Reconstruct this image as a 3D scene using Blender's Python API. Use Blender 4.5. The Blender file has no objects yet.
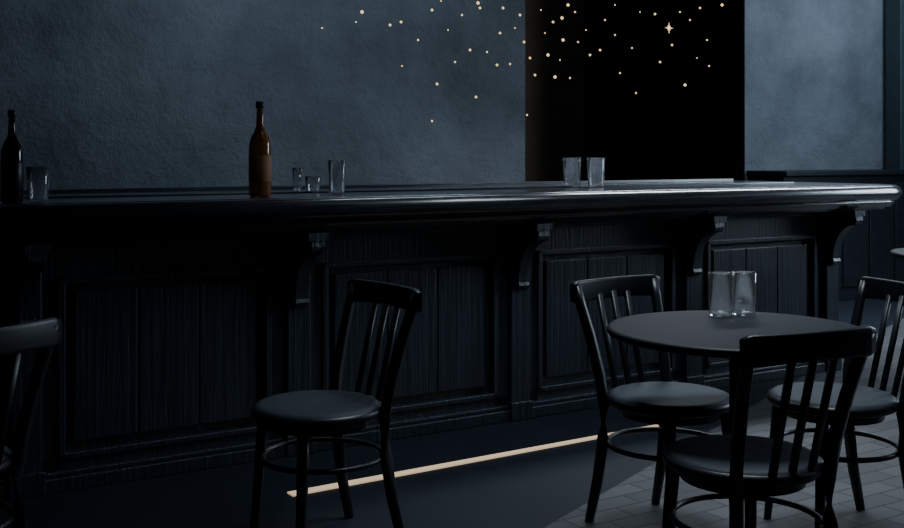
import bpy, bmesh, math, random
from mathutils import Vector, Matrix
random.seed(4)
S=bpy.context.scene
F=1106.0; HZ=155.0; H=1.28
K=0.633; TH=math.atan(K); CT=math.cos(TH); ST=math.sin(TH)
O=Vector((0,5.174,0))
M=Matrix.Translation(O)@Matrix.Rotation(TH,4,'Z')
def px(u,v,z):
    Y=(H-z)*F/(v-HZ); return Vector(((u-452)/F*Y,Y,z))
def s_of(u,t):
    up=u-452; Y0=5.174+t/CT; Y=Y0/(1-K*up/F); X=up/F*Y
    return X*CT+(Y-5.174)*ST, Y
def loc(u,v):
    p=M.inverted()@px(u,v,0); return p.x,p.y
# ---------- materials
def mat(name,col,rough=.5,metal=0,col2=None,nscale=(1,1,1),ns=5,bump=0,bdist=.01,spec=.5,coat=0,detail=6,rvar=0,fine=None):
    m=bpy.data.materials.new(name); m.use_nodes=True
    nt=m.node_tree; b=nt.nodes['Principled BSDF']
    b.inputs['Base Color'].default_value=(*col,1); b.inputs['Roughness'].default_value=rough
    b.inputs['Metallic'].default_value=metal; b.inputs['Specular IOR Level'].default_value=spec
    b.inputs['Coat Weight'].default_value=coat; b.inputs['Coat Roughness'].default_value=.15
    tc=nt.nodes.new('ShaderNodeTexCoord'); mp=nt.nodes.new('ShaderNodeMapping')
    mp.inputs['Scale'].default_value=nscale
    nz=nt.nodes.new('ShaderNodeTexNoise'); nz.inputs['Scale'].default_value=ns; nz.inputs['Detail'].default_value=detail
    nz.inputs['Roughness'].default_value=.65
    nt.links.new(tc.outputs['Object'],mp.inputs[0]); nt.links.new(mp.outputs[0],nz.inputs['Vector'])
    cr=nt.nodes.new('ShaderNodeValToRGB')
    cr.color_ramp.elements[0].position=.33; cr.color_ramp.elements[1].position=.67
    cr.color_ramp.elements[0].color=(*col,1); cr.color_ramp.elements[1].color=(*(col2 or tuple(c*1.25 for c in col)),1)
    nt.links.new(nz.outputs['Fac'],cr.inputs[0]); nt.links.new(cr.outputs[0],b.inputs['Base Color'])
    hsrc=nz.outputs['Fac']
    if fine:
        n2=nt.nodes.new('ShaderNodeTexNoise'); n2.inputs['Scale'].default_value=fine; n2.inputs['Detail'].default_value=8; n2.inputs['Roughness'].default_value=.7
        nt.links.new(tc.outputs['Object'],n2.inputs['Vector']); hsrc=n2.outputs['Fac']
    if bump:
        bp=nt.nodes.new('ShaderNodeBump'); bp.inputs['Strength'].default_value=bump; bp.inputs['Distance'].default_value=bdist
        nt.links.new(hsrc,bp.inputs['Height']); nt.links.new(bp.outputs[0],b.inputs['Normal'])
    if rvar:
        mr=nt.nodes.new('ShaderNodeMapRange'); mr.inputs['From Min'].default_value=.3; mr.inputs['From Max'].default_value=.7
        mr.inputs['To Min'].default_value=rough; mr.inputs['To Max'].default_value=rough+rvar
        nt.links.new(nz.outputs['Fac'],mr.inputs[0]); nt.links.new(mr.outputs[0],b.inputs['Roughness'])
    return m
m_wall=mat('plaster_blue_grey',(.046,.058,.073),.8,col2=(.108,.128,.150),ns=1.3,bump=.9,bdist=.03,detail=14,fine=7)
m_alc=mat('black_paint',(.004,.004,.005),.8,ns=3,spec=.1)
m_brown=mat('dark_brown_paint',(.18,.135,.10),.8,ns=3,spec=.1)
m_bar=mat('bar_wood_navy',(.005,.009,.015),.36,col2=(.017,.028,.043),nscale=(22,22,.9),ns=2.4,bump=.7,bdist=.008,spec=.6)
m_top=mat('bar_top_varnish',(.012,.015,.02),.13,col2=(.045,.051,.061),nscale=(.5,24,24),ns=2,bump=.3,bdist=.004,coat=.8,rvar=.26,spec=.7)
m_chair=mat('chair_black_lacquer',(.005,.007,.010),.40,col2=(.008,.011,.015),ns=9,spec=.4)
m_seat=mat('seat_upholstery',(.020,.027,.036),.62,col2=(.029,.038,.049),ns=30,bump=.08,bdist=.002,spec=.3)
m_table=mat('table_top_black',(.008,.010,.013),.5,col2=(.012,.014,.018),ns=10,spec=.25)
m_metal=mat('black_iron',(.01,.01,.012),.4,metal=.6,ns=10)
m_frame=mat('window_frame_paint',(.02,.034,.04),.3,ns=10)
m_ceil=mat('ceiling_paint',(.03,.035,.045),.9,ns=3)
m_label=mat('bottle_label_paper',(.20,.085,.03),.7,ns=20)
def emis(name,col,st):
    m=bpy.data.materials.new(name); m.use_nodes=True; b=m.node_tree.nodes['Principled BSDF']
    b.inputs['Base Color'].default_value=(*col,1); b.inputs['Emission Color'].default_value=(*col,1); b.inputs['Emission Strength'].default_value=st
    return m
m_fairy=emis('fairy_bulb_glow',(1,.74,.36),1.2)
m_sunslit=emis('sunlight_slit_glow',(1,.72,.44),.48)  # glow standing in for sunlight on the floor
def glassm(name,col,rough=.02,tr=1,ior=1.45):
    m=bpy.data.materials.new(name); m.use_nodes=True; b=m.node_tree.nodes['Principled BSDF']
    b.inputs['Base Color'].default_value=(*col,1); b.inputs['Roughness'].default_value=rough
    b.inputs['Transmission Weight'].default_value=tr; b.inputs['IOR'].default_value=ior
    return m
m_glass=glassm('clear_glass',(.96,.98,1),.03,.96)
m_amber=glassm('amber_bottle_glass',(.30,.115,.028),.10,.5)
m_dkbot=glassm('dark_bottle_glass',(.02,.014,.008),.1,.4)
m_pane=glassm('window_pane_night',(.02,.03,.04),.05,0)
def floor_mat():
    m=bpy.data.materials.new('floor_tiles_light_patch'); m.use_nodes=True; nt=m.node_tree; b=nt.nodes['Principled BSDF']
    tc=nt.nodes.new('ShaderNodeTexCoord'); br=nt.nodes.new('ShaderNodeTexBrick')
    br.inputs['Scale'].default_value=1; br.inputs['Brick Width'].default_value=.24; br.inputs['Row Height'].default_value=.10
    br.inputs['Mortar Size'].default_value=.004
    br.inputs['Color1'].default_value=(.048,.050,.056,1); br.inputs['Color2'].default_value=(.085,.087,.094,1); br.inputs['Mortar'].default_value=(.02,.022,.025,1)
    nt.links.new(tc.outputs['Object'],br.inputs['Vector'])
    ax,ay=loc(595,498); bx,by=loc(715,428)  # paler tile beyond this line paints in the patch of light
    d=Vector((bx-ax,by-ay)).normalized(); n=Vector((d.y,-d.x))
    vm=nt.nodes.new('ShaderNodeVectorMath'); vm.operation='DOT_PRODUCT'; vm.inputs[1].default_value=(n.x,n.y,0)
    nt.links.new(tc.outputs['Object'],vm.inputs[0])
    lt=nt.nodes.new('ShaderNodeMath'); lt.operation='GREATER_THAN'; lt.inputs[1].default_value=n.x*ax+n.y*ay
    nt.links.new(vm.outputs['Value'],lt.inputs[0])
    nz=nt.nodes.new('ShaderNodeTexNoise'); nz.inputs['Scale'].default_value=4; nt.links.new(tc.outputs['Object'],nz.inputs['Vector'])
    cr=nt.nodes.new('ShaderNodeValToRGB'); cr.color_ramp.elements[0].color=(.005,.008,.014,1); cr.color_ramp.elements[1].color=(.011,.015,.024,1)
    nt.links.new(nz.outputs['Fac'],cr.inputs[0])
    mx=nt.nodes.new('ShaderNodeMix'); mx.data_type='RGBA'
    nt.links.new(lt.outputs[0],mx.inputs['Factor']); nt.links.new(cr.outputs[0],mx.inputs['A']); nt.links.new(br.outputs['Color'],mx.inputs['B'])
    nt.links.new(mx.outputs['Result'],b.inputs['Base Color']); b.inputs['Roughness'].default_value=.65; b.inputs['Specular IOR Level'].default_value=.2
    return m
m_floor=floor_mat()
# ---------- mesh helpers
def box(bm,a,b,mi=0):
    x0,y0,z0=a; x1,y1,z1=b
    vs=[bm.verts.new(p) for p in [(x0,y0,z0),(x1,y0,z0),(x1,y1,z0),(x0,y1,z0),(x0,y0,z1),(x1,y0,z1),(x1,y1,z1),(x0,y1,z1)]]
    for f in [(0,3,2,1),(4,5,6,7),(0,1,5,4),(1,2,6,5),(2,3,7,6),(3,0,4,7)]:
        bm.faces.new([vs[i] for i in f]).material_index=mi
def finish(name,bm,mats,parent=None,world=None,bevel=0,smooth=False,seg=2):
    bmesh.ops.recalc_face_normals(bm,faces=bm.faces)
    me=bpy.data.meshes.new(name); bm.to_mesh(me); bm.free()
    for m in mats: me.materials.append(m)
    o=bpy.data.objects.new(name,me); S.collection.objects.link(o)
    if smooth:
        for p in me.polygons: p.use_smooth=True
    if bevel:
        md=o.modifiers.new('bev','BEVEL'); md.width=bevel; md.segments=seg; md.limit_method='ANGLE'
    if parent: o.parent=parent
    if world is not None: o.matrix_world=world
    return o
def empty(name,world):
    e=bpy.data.objects.new(name,None); S.collection.objects.link(e); e.matrix_world=world; e.empty_display_size=.1; return e
def tube(bm,pts,rad,n=10,closed=False,mi=0,sq=1.0,up=Vector((0,0,1))):
    pts=[Vector(p) for p in pts]; N=len(pts); rings=[]
    for i,p in enumerate(pts):
        if closed: d=pts[(i+1)%N]-pts[i-1]
        else: d=pts[min(i+1,N-1)]-pts[max(i-1,0)]
        d.normalize()
        a=up.cross(d)
        if a.length<.05: a=Vector((1,0,0)).cross(d) if abs(d.x)<.9 else Vector((0,1,0)).cross(d)
        a.normalize(); b=d.cross(a)
        rx,ry=rad[i] if isinstance(rad,list) else rad
        ring=[]
        for k in range(n):
            t=2*math.pi*k/n; c,s_=math.cos(t),math.sin(t)
            c=math.copysign(abs(c)**sq,c); s_=math.copysign(abs(s_)**sq,s_)
            ring.append(bm.verts.new(p+a*rx*c+b*ry*s_))
        rings.append(ring)
    R=N if closed else N-1
    for i in range(R):
        A=rings[i];B=rings[(i+1)%N]
        for k in range(n):
            f=bm.faces.new((A[k],A[(k+1)%n],B[(k+1)%n],B[k])); f.material_index=mi; f.smooth=True
    if not closed:
        bm.faces.new(rings[0][::-1]).material_index=mi; bm.faces.new(rings[-1]).material_index=mi
def lathe(bm,prof,n=40,mi=0,c=(0,0,0)):
    rings=[]
    for r,z in prof:
        if r<1e-5: rings.append([bm.verts.new((c[0],c[1],c[2]+z))])
        else: rings.append([bm.verts.new((c[0]+r*math.cos(2*math.pi*k/n),c[1]+r*math.sin(2*math.pi*k/n),c[2]+z)) for k in range(n)])
    for A,B in zip(rings,rings[1:]):
        for k in range(n):
            a,b=A[k%len(A)],A[(k+1)%len(A)]; c_,d=B[(k+1)%len(B)],B[k%len(B)]
            vs=[]
            for v in (a,b,c_,d):
                if v not in vs: vs.append(v)
            if len(vs)>2:
                f=bm.faces.new(vs); f.material_index=mi; f.smooth=True
# ---------- room shell (bar frame)
WB=2.388; WL=-4.5; WR=6.42; WF=-6.0; CH=3.3
def rb(name,boxes,m,bevel=0):
    bm=bmesh.new()
    for a,b in boxes: box(bm,a,b)
    return finish(name,bm,[m],world=M,bevel=bevel)
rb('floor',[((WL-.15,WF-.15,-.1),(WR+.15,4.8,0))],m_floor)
rb('ceiling',[((WL-.15,WF-.15,CH),(WR+.15,4.8,CH+.1))],m_ceil)
AL,AR,AD=2.165,4.524,4.57
rb('wall_back',[((WL,WB,0),(AL,WB+.12,CH)),((AR,WB,0),(WR,WB+.12,CH))],m_wall)
rb('wall_alcove',[((AR-.012,WB+.001,0),(AR,AD,CH)),((AL,WB+.12,0),(AL+.05,AD,CH))],m_alc)
rb('wall_alcove_back',[((AL,AD,0),(AR,AD+.1,CH))],m_brown)
rb('wall_left',[((WL-.12,WF,0),(WL,WB+.12,CH))],m_wall)
rb('wall_front',[((WL,WF-.12,0),(WR,WF,CH))],m_wall)
W0,W1,Z0,Z1=-1.2,2.26,.35,3.0
rb('wall_right',[((WR,WF,0),(WR+.15,W0,CH)),((WR,W1,0),(WR+.15,WB+.12,CH)),((WR,W0,0),(WR+.15,W1,Z0)),((WR,W0,Z1),(WR+.15,W1,CH))],m_wall)
we=empty('window_1',M)
bm=bmesh.new()
for a,b in [((WR-.03,W0,Z0),(WR+.12,W0+.08,Z1)),((WR-.03,W1-.08,Z0),(WR+.12,W1+.09,Z1)),((WR-.03,W0,Z0),(WR+.12,W1,Z0+.08)),((WR-.03,W0,Z1-.08),(WR+.12,W1,Z1)),
            ((WR-.01,1.10,Z0),(WR+.1,1.16,Z1)),((WR-.01,0,Z0),(WR+.1,.06,Z1))]: box(bm,a,b)
finish('frame',bm,[m_frame],parent=we,bevel=.006)
bm=bmesh.new(); box(bm,(WR+.06,W0+.05,Z0+.05),(WR+.07,W1-.05,Z1-.05)); finish('pane',bm,[m_pane],parent=we)
wc=empty('back_sideboard',M)
sl=s_of(787,WB-.45)[0]; SR=WR-.12
bm=bmesh.new(); box(bm,(sl+.02,WB-.40,.0),(SR-.02,WB-.005,1.10)); 
for i in range(5): box(bm,(sl+.05+i*.36,WB-.415,.12),(sl+.38+i*.36,WB-.40,1.02))
finish('cabinet',bm,[m_chair],parent=wc,bevel=.005)
bm=bmesh.new(); box(bm,(sl,WB-.45,1.10),(SR,WB-.004,1.145)); finish('ledge',bm,[m_chair],parent=wc,bevel=.008)
# ---------- bar
bar=empty('bar_counter',M)
PS=[-3.06,-1.9,-.79,.374,1.526,2.66]
SE=2.72; SL=-4.3
bm=bmesh.new()
box(bm,(SL,.03,0),(SE,.75,.96))
box(bm,(SL,0,.80),(SE,.04,.96))
box(bm,(SL,-.035,0),(SE+.02,.04,.055))
box(bm,(SL,-.02,.055),(SE+.01,.04,.075))
box(bm,(SL,-.03,.925),(SE+.01,.03,.96))
for p in PS:
    box(bm,(p-.055,-.03,.0),(p+.055,.04,.95))
    box(bm,(p-.065,-.045,.0),(p+.065,.04,.09))
for a,b in zip(PS,PS[1:]):
    x0,x1=a+.055,b-.055
    SWL=.075
    box(bm,(x0,0,.07),(x0+SWL,.04,.80)); box(bm,(x1-SWL,0,.07),(x1,.04,.80))
    box(bm,(x0,0,.07),(x1,.04,.125))
    y=-.014; i0,i1=x0+SWL,x1-SWL
    for (q0,q1) in [((i0-.012,.115),(i0+.016,.812)),((i1-.016,.115),(i1+.012,.812)),((i0-.012,.115),(i1+.012,.141)),((i0-.012,.786),(i1+.012,.812))]:
        box(bm,(q0[0],y,q0[1]),(q1[0],.04,q1[1]))
    j0,j1=i0+.05,i1-.05; n=3; w=(j1-j0)/n
    for k in range(n):
        box(bm,(j0+k*w+.002,.006,.175),(j0+(k+1)*w-.002,.04,.755))
finish('body',bm,[m_bar],parent=bar,bevel=.005)
bm=bmesh.new()
prof=[(-.02,.925),(-.215,.925),(-.218,.90),(-.212,.882),(-.200,.874),(-.190,.879)]
for i in range(11):
    a=math.radians(90-90*i/10); prof.append((-.205+.150*math.cos(a),.668+.205*math.sin(a)))
prof+=[(-.062,.652),(-.05,.632),(-.03,.626),(-.02,.626)]
for p in PS:
    vs0=[bm.verts.new((p-.03,y,z)) for y,z in prof]; vs1=[bm.verts.new((p+.03,y,z)) for y,z in prof]
    bm.faces.new(vs0); bm.faces.new(vs1[::-1])
    for i in range(len(prof)):
        j=(i+1)%len(prof); bm.faces.new((vs0[i],vs0[j],vs1[j],vs1[i]))
    box(bm,(p-.045,-.222,.925),(p+.045,-.01,.957))
finish('corbels',bm,[m_bar],parent=bar,bevel=.003)
FT=-.25; ET=3.20; BT=1.12
def outline(d):
    r=max(.28-d,.02); pts=[(SL,FT+d)]
    n=14
    for i in range(n+1):
        a=-math.pi/2+math.pi/2*i/n
        pts.append((ET-d-r+r*math.cos(a),FT+d+r+r*math.sin(a)))
    r2=max(.2-d,.02)
    for i in range(n+1):
        a=math.pi/2*i/n
        pts.append((ET-d-r2+r2*math.cos(a),BT-d-r2+r2*math.sin(a)))
    pts.append((SL,BT-d)); return pts
pr=[(.10,.955),(.095,.968),(.06,.972),(.055,.984),(.045,.990),(.040,1.000),(.040,1.006)]
for i in range(15):
    a=-math.pi/2+math.pi*i/14; pr.append((.048-.048*math.cos(a),1.055+.045*math.sin(a)))
pr+=[(.085,1.10),(.09,1.094),(.10,1.094),(.105,1.10),(.22,1.10)]
bm=bmesh.new(); rings=[[bm.verts.new((x,y,z)) for x,y in outline(d)] for d,z in pr]
for A,B in zip(rings,rings[1:]):
    n=len(A)
    for k in range(n):
        f=bm.faces.new((A[k],A[(k+1)%n],B[(k+1)%n],B[k])); f.smooth=True
bm.faces.new(rings[0][::-1]); bm.faces.new(rings[-1])
top=finish('countertop',bm,[m_top],parent=bar)
bm=bmesh.new(); box(bm,(SL,.42,1.10),(ET-.35,.45,1.108)); box(bm,(SL,BT-.09,1.10),(ET-.25,BT-.03,1.118))
finish('top_rails',bm,[m_top],parent=bar,bevel=.003)
# slit of sunlight on the floor, imitated by a thin glowing slab
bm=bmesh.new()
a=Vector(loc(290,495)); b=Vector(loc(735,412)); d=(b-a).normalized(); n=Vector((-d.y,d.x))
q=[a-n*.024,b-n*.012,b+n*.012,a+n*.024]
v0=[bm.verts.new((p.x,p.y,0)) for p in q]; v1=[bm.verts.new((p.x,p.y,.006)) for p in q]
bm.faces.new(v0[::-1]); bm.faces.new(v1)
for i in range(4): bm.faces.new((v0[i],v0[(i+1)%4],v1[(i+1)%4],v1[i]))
finish('floor_sunlight_slit',bm,[m_sunslit],world=M)
# ---------- chair
def chair_mesh():
    bm=bmesh.new()
    lathe(bm,[(0,.425),(.175,.425),(.205,.428),(.214,.436),(.216,.448),(.212,.456),(.204,.460)],48,0)
    lathe(bm,[(.204,.458),(.200,.464),(.185,.468),(.12,.466),(0,.462)],48,1)
    lathe(bm,[(.150,.395),(.168,.395),(.168,.427),(.150,.427),(.150,.395)],40,0)
    for sx in (-1,1):
        tube(bm,[(sx*.135,-.125,.43),(sx*.142,-.134,.30),(sx*.150,-.143,.15),(sx*.158,-.155,0)],[(.019,.019),(.018,.018),(.016,.016),(.0125,.0125)],12,sq=.7)
        tube(bm,[(sx*.165,.225,0),(sx*.158,.190,.15),(sx*.153,.168,.30),(sx*.155,.162,.42),(sx*.162,.175,.52),(sx*.175,.208,.65),(sx*.188,.243,.76),(sx*.193,.262,.82)],
             [(.0125,.014),(.015,.017),(.017,.018),(.018,.019),(.017,.018),(.016,.017),(.015,.016),(.014,.015)],12,sq=.5)
    n=19; rr=[]; P=[]
    for i in range(n):
        f=-1+2*i/(n-1); x=.214*f; y=.256+.028*(1-f*f)
        P.append((x,y,.797+.004*(1-f*f)))
        h=.037 if abs(f)<.98 else .032
        rr.append((.012,h+.004*f*f if abs(f)<.98 else h))
    tube(bm,P,rr,16,sq=.35)
    for x in (-.07,0,.07):
        tube(bm,[(x*.92,.190,.44),(x,.277,.79)],[(.011,.007)]*2,10,sq=.4)
    N=48; ring=[]
    for k in range(N):
        a=2*math.pi*k/N; r=.205+.018*math.sin(a); ring.append((r*math.cos(a),r*math.sin(a),.29))
    ring=[(x*.97,y*.97,z) for x,y,z in ring]
    tube(bm,ring,(.009,.009),8,closed=True)
    bmesh.ops.recalc_face_normals(bm,faces=bm.faces)
    me=bpy.data.meshes.new('dining_chair'); bm.to_mesh(me); bm.free()
    me.materials.append(m_chair); me.materials.append(m_seat); return me
cm=chair_mesh()
def chair(x,y,bx,by):
    o=bpy.data.objects.new('dining_chair',cm); S.collection.objects.link(o)
    o.location=(x,y,0); o.rotation_euler[2]=math.atan2(by,bx)-math.pi/2
chair(-1.41,2.98,.86,-.5)
chair(-.443,3.64,.80,.60)
chair(.745,3.78,-.59,.81)
chair(.795,3.03,.42,-.90)
chair(1.30,3.78,.97,.25)
# ---------- tables
def table(x,y,rot=45):
    e=empty('round_table',Matrix.Translation((x,y,0)))
    bm=bmesh.new(); lathe(bm,[(0,.722),(.375,.722),(.388,.726),(.394,.735),(.394,.743),(.389,.749),(.380,.75),(0,.75)],96)
    finish('tabletop',bm,[m_table],parent=e)
    bm=bmesh.new(); lathe(bm,[(0,.722),(.11,.722),(.11,.712),(.03,.70),(.022,.67),(.022,.12),(.032,.08),(.036,.02),(0,.02)],24)
    for k in range(4):
        a=math.radians(rot+90*k); d=Vector((math.cos(a),math.sin(a),0))
        tube(bm,[d*.01+Vector((0,0,.07)),d*.12+Vector((0,0,.055)),d*.24+Vector((0,0,.022)),d*.29+Vector((0,0,.012))],[(.02,.018),(.018,.016),(.016,.012),(.018,.011)],8)
    finish('pedestal',bm,[m_metal],parent=e)
table(.872,3.39); table(2.80,6.0)
# ---------- glasses & bottles
def tumbler(p,h,r,name='drinking_glass',taper=.82):
    bm=bmesh.new()
    rb_=r*taper
    lathe(bm,[(0,0),(rb_*.93,0),(rb_,.004),(r,h-.001),(r-.001,h),(r-.0022,h-.001),(rb_-.003,.010),(rb_*.85,.007),(0,.006)],40)
    o=finish(name,bm,[m_glass]); o.location=p+Vector((0,0,.0005)); return o
def onbar(u,v): return px(u,v,1.10)
tumbler(onbar(38,202),.135,.044)
tumbler(onbar(337,194),.155,.042)
tumbler(onbar(313,193),.078,.040,taper=.7)
tumbler(onbar(297,193),.12,.022)
tumbler(onbar(572,187.5),.165,.052)
tumbler(onbar(596,187.5),.165,.052)
tumbler(px(721,316,.75),.142,.043,taper=.86)
tumbler(px(744,315,.75),.142,.041,taper=.86)
def bottle(p,h,m):
    e=empty('beer_bottle',Matrix.Translation(p+Vector((0,0,.001))))
    bm=bmesh.new(); k=h/.40; r=.047*k
    lathe(bm,[(0,.004*k),(r*.85,0),(r,.008*k),(r,.20*k),(r*.97,.225*k),(r*.80,.252*k),(r*.50,.278*k),(r*.36,.30*k),(r*.31,.34*k),(r*.29,.38*k),(r*.36,.383*k),(r*.36,.392*k),(r*.28,.397*k),(0,.397*k)],40)
    finish('glass_body',bm,[m],parent=e)
    bm=bmesh.new(); lathe(bm,[(r*.37,.376*k),(r*.40,.378*k),(r*.38,.400*k),(r*.3,.404*k),(0,.404*k)],24); finish('cap',bm,[m_metal],parent=e)
    bm=bmesh.new(); lathe(bm,[(r*1.0,.065*k),(r*1.012,.066*k),(r*1.012,.174*k),(r*1.0,.175*k)],40); finish('label',bm,[m_label if m is m_amber else m_metal],parent=e)
bottle(onbar(260,197),.405,m_amber)
bottle(onbar(12,203),.345,m_dkbot)
# ---------- fairy lights
dots=[(322,28),(362,12),(356,22),(390,25),(402,66),(401,22),(432,121),(437,84),(441,1),(432,10),(462,15),(470,50),(476,97),(480,8),(487,52),(478,3),(500,33),(503,8),(497,65),(510,64),(524,42),(527,115),(535,75),(541,10),(548,55),(553,22),(563,40),(570,78),(575,12),(578,42),(562,18),(590,55),(600,50),(605,20),(615,5),(620,73),(632,48),(636,93),(640,12),(560,60),(655,14),(672,45),(660,62),(680,12),(685,85),(697,58),(707,40),(700,8),(722,5),(690,20),(545,33),(555,77),(530,58),(448,30),(455,62),(418,40),(586,30),(615,35),(709,66),(568,5),(520,15),(515,28)]
bm=bmesh.new()
for i,(u,v) in enumerate(dots):
    t=WB-.06-.1*random.random(); s,Y=s_of(u,t); z=H-(v-HZ)*Y/F
    r=random.choice([.006,.008,.010,.013])
    bmesh.ops.create_icosphere(bm,subdivisions=1,radius=r,matrix=Matrix.Translation((s,t,z)))
    tube(bm,[(s,t,z+r*.5),(s,t,CH)],(.0003,.0003),4,mi=1)
s,Y=s_of(669,WB-.2); t=WB-.2; z=H-(28-HZ)*Y/F
for k in range(8):
    a=math.pi*k/4; L=.045 if k%2==0 else .025
    c=Vector((s,t,z)); d=Vector((math.cos(a),0,math.sin(a)))
    tube(bm,[c,c+d*L*.5,c+d*L],[(.008,.008),(.004,.004),(.0006,.0006)],6,up=Vector((0,1,0)))
tube(bm,[(s,t,z),(s,t,CH)],(.0003,.0003),4,mi=1)
finish('fairy_lights',bm,[m_fairy,m_metal],world=M)
# ---------- lights
def area(name,loc,tgt,size,e,col,sy=None,frame=False,spread=180):
    l=bpy.data.lights.new(name,'AREA'); l.energy=e; l.color=col; l.size=size; l.spread=math.radians(spread)
    if sy: l.shape='RECTANGLE'; l.size_y=sy
    o=bpy.data.objects.new(name,l); S.collection.objects.link(o)
    a=Vector(loc);b=Vector(tgt)
    if frame: a=M@a; b=M@b
    o.location=a; o.rotation_euler=(b-a).to_track_quat('-Z','Y').to_euler(); return o
cool=(.69,.84,1)
area('window_daylight',(6.0,-1.8,2.2),(1.2,0,.6),1.8,150,cool,2.0,True)
area('wall_fill',(.1,.9,3.2),(-.2,2.4,1.2),1.6,23,cool,.4,True)  # added fill without a fitting, brightens the left wall
area('wall_fill_right',(5.6,.9,3.0),(5.4,2.4,1.8),1.2,40,cool,.5,True)  # added fill that lifts the wall right of the alcove
o=area('bar_highlight_fill',(2.9,.45,2.6),(2.9,.449,1.1),3.4,85,(.84,.92,1),.3,True,130)  # added unseen light, puts highlights on the counter lip
o.rotation_euler=(0,0,TH)
area('table_fill',(1.0,3.9,3.1),(.95,3.6,0),1.0,22,(.78,.89,1),.8,False,100)  # added unseen fill above the table and chairs
w=bpy.data.worlds.new('night'); S.world=w; w.use_nodes=True
w.node_tree.nodes['Background'].inputs[0].default_value=(.25,.38,.55,1); w.node_tree.nodes['Background'].inputs[1].default_value=.05
# ---------- camera
c=bpy.data.cameras.new('camera'); c.lens=36*F/904; c.sensor_width=36; c.shift_y=-(264-HZ)/904; c.clip_start=.05
co=bpy.data.objects.new('camera',c); S.collection.objects.link(co); co.location=(0,0,H); co.rotation_euler=(math.pi/2,0,0); S.camera=co
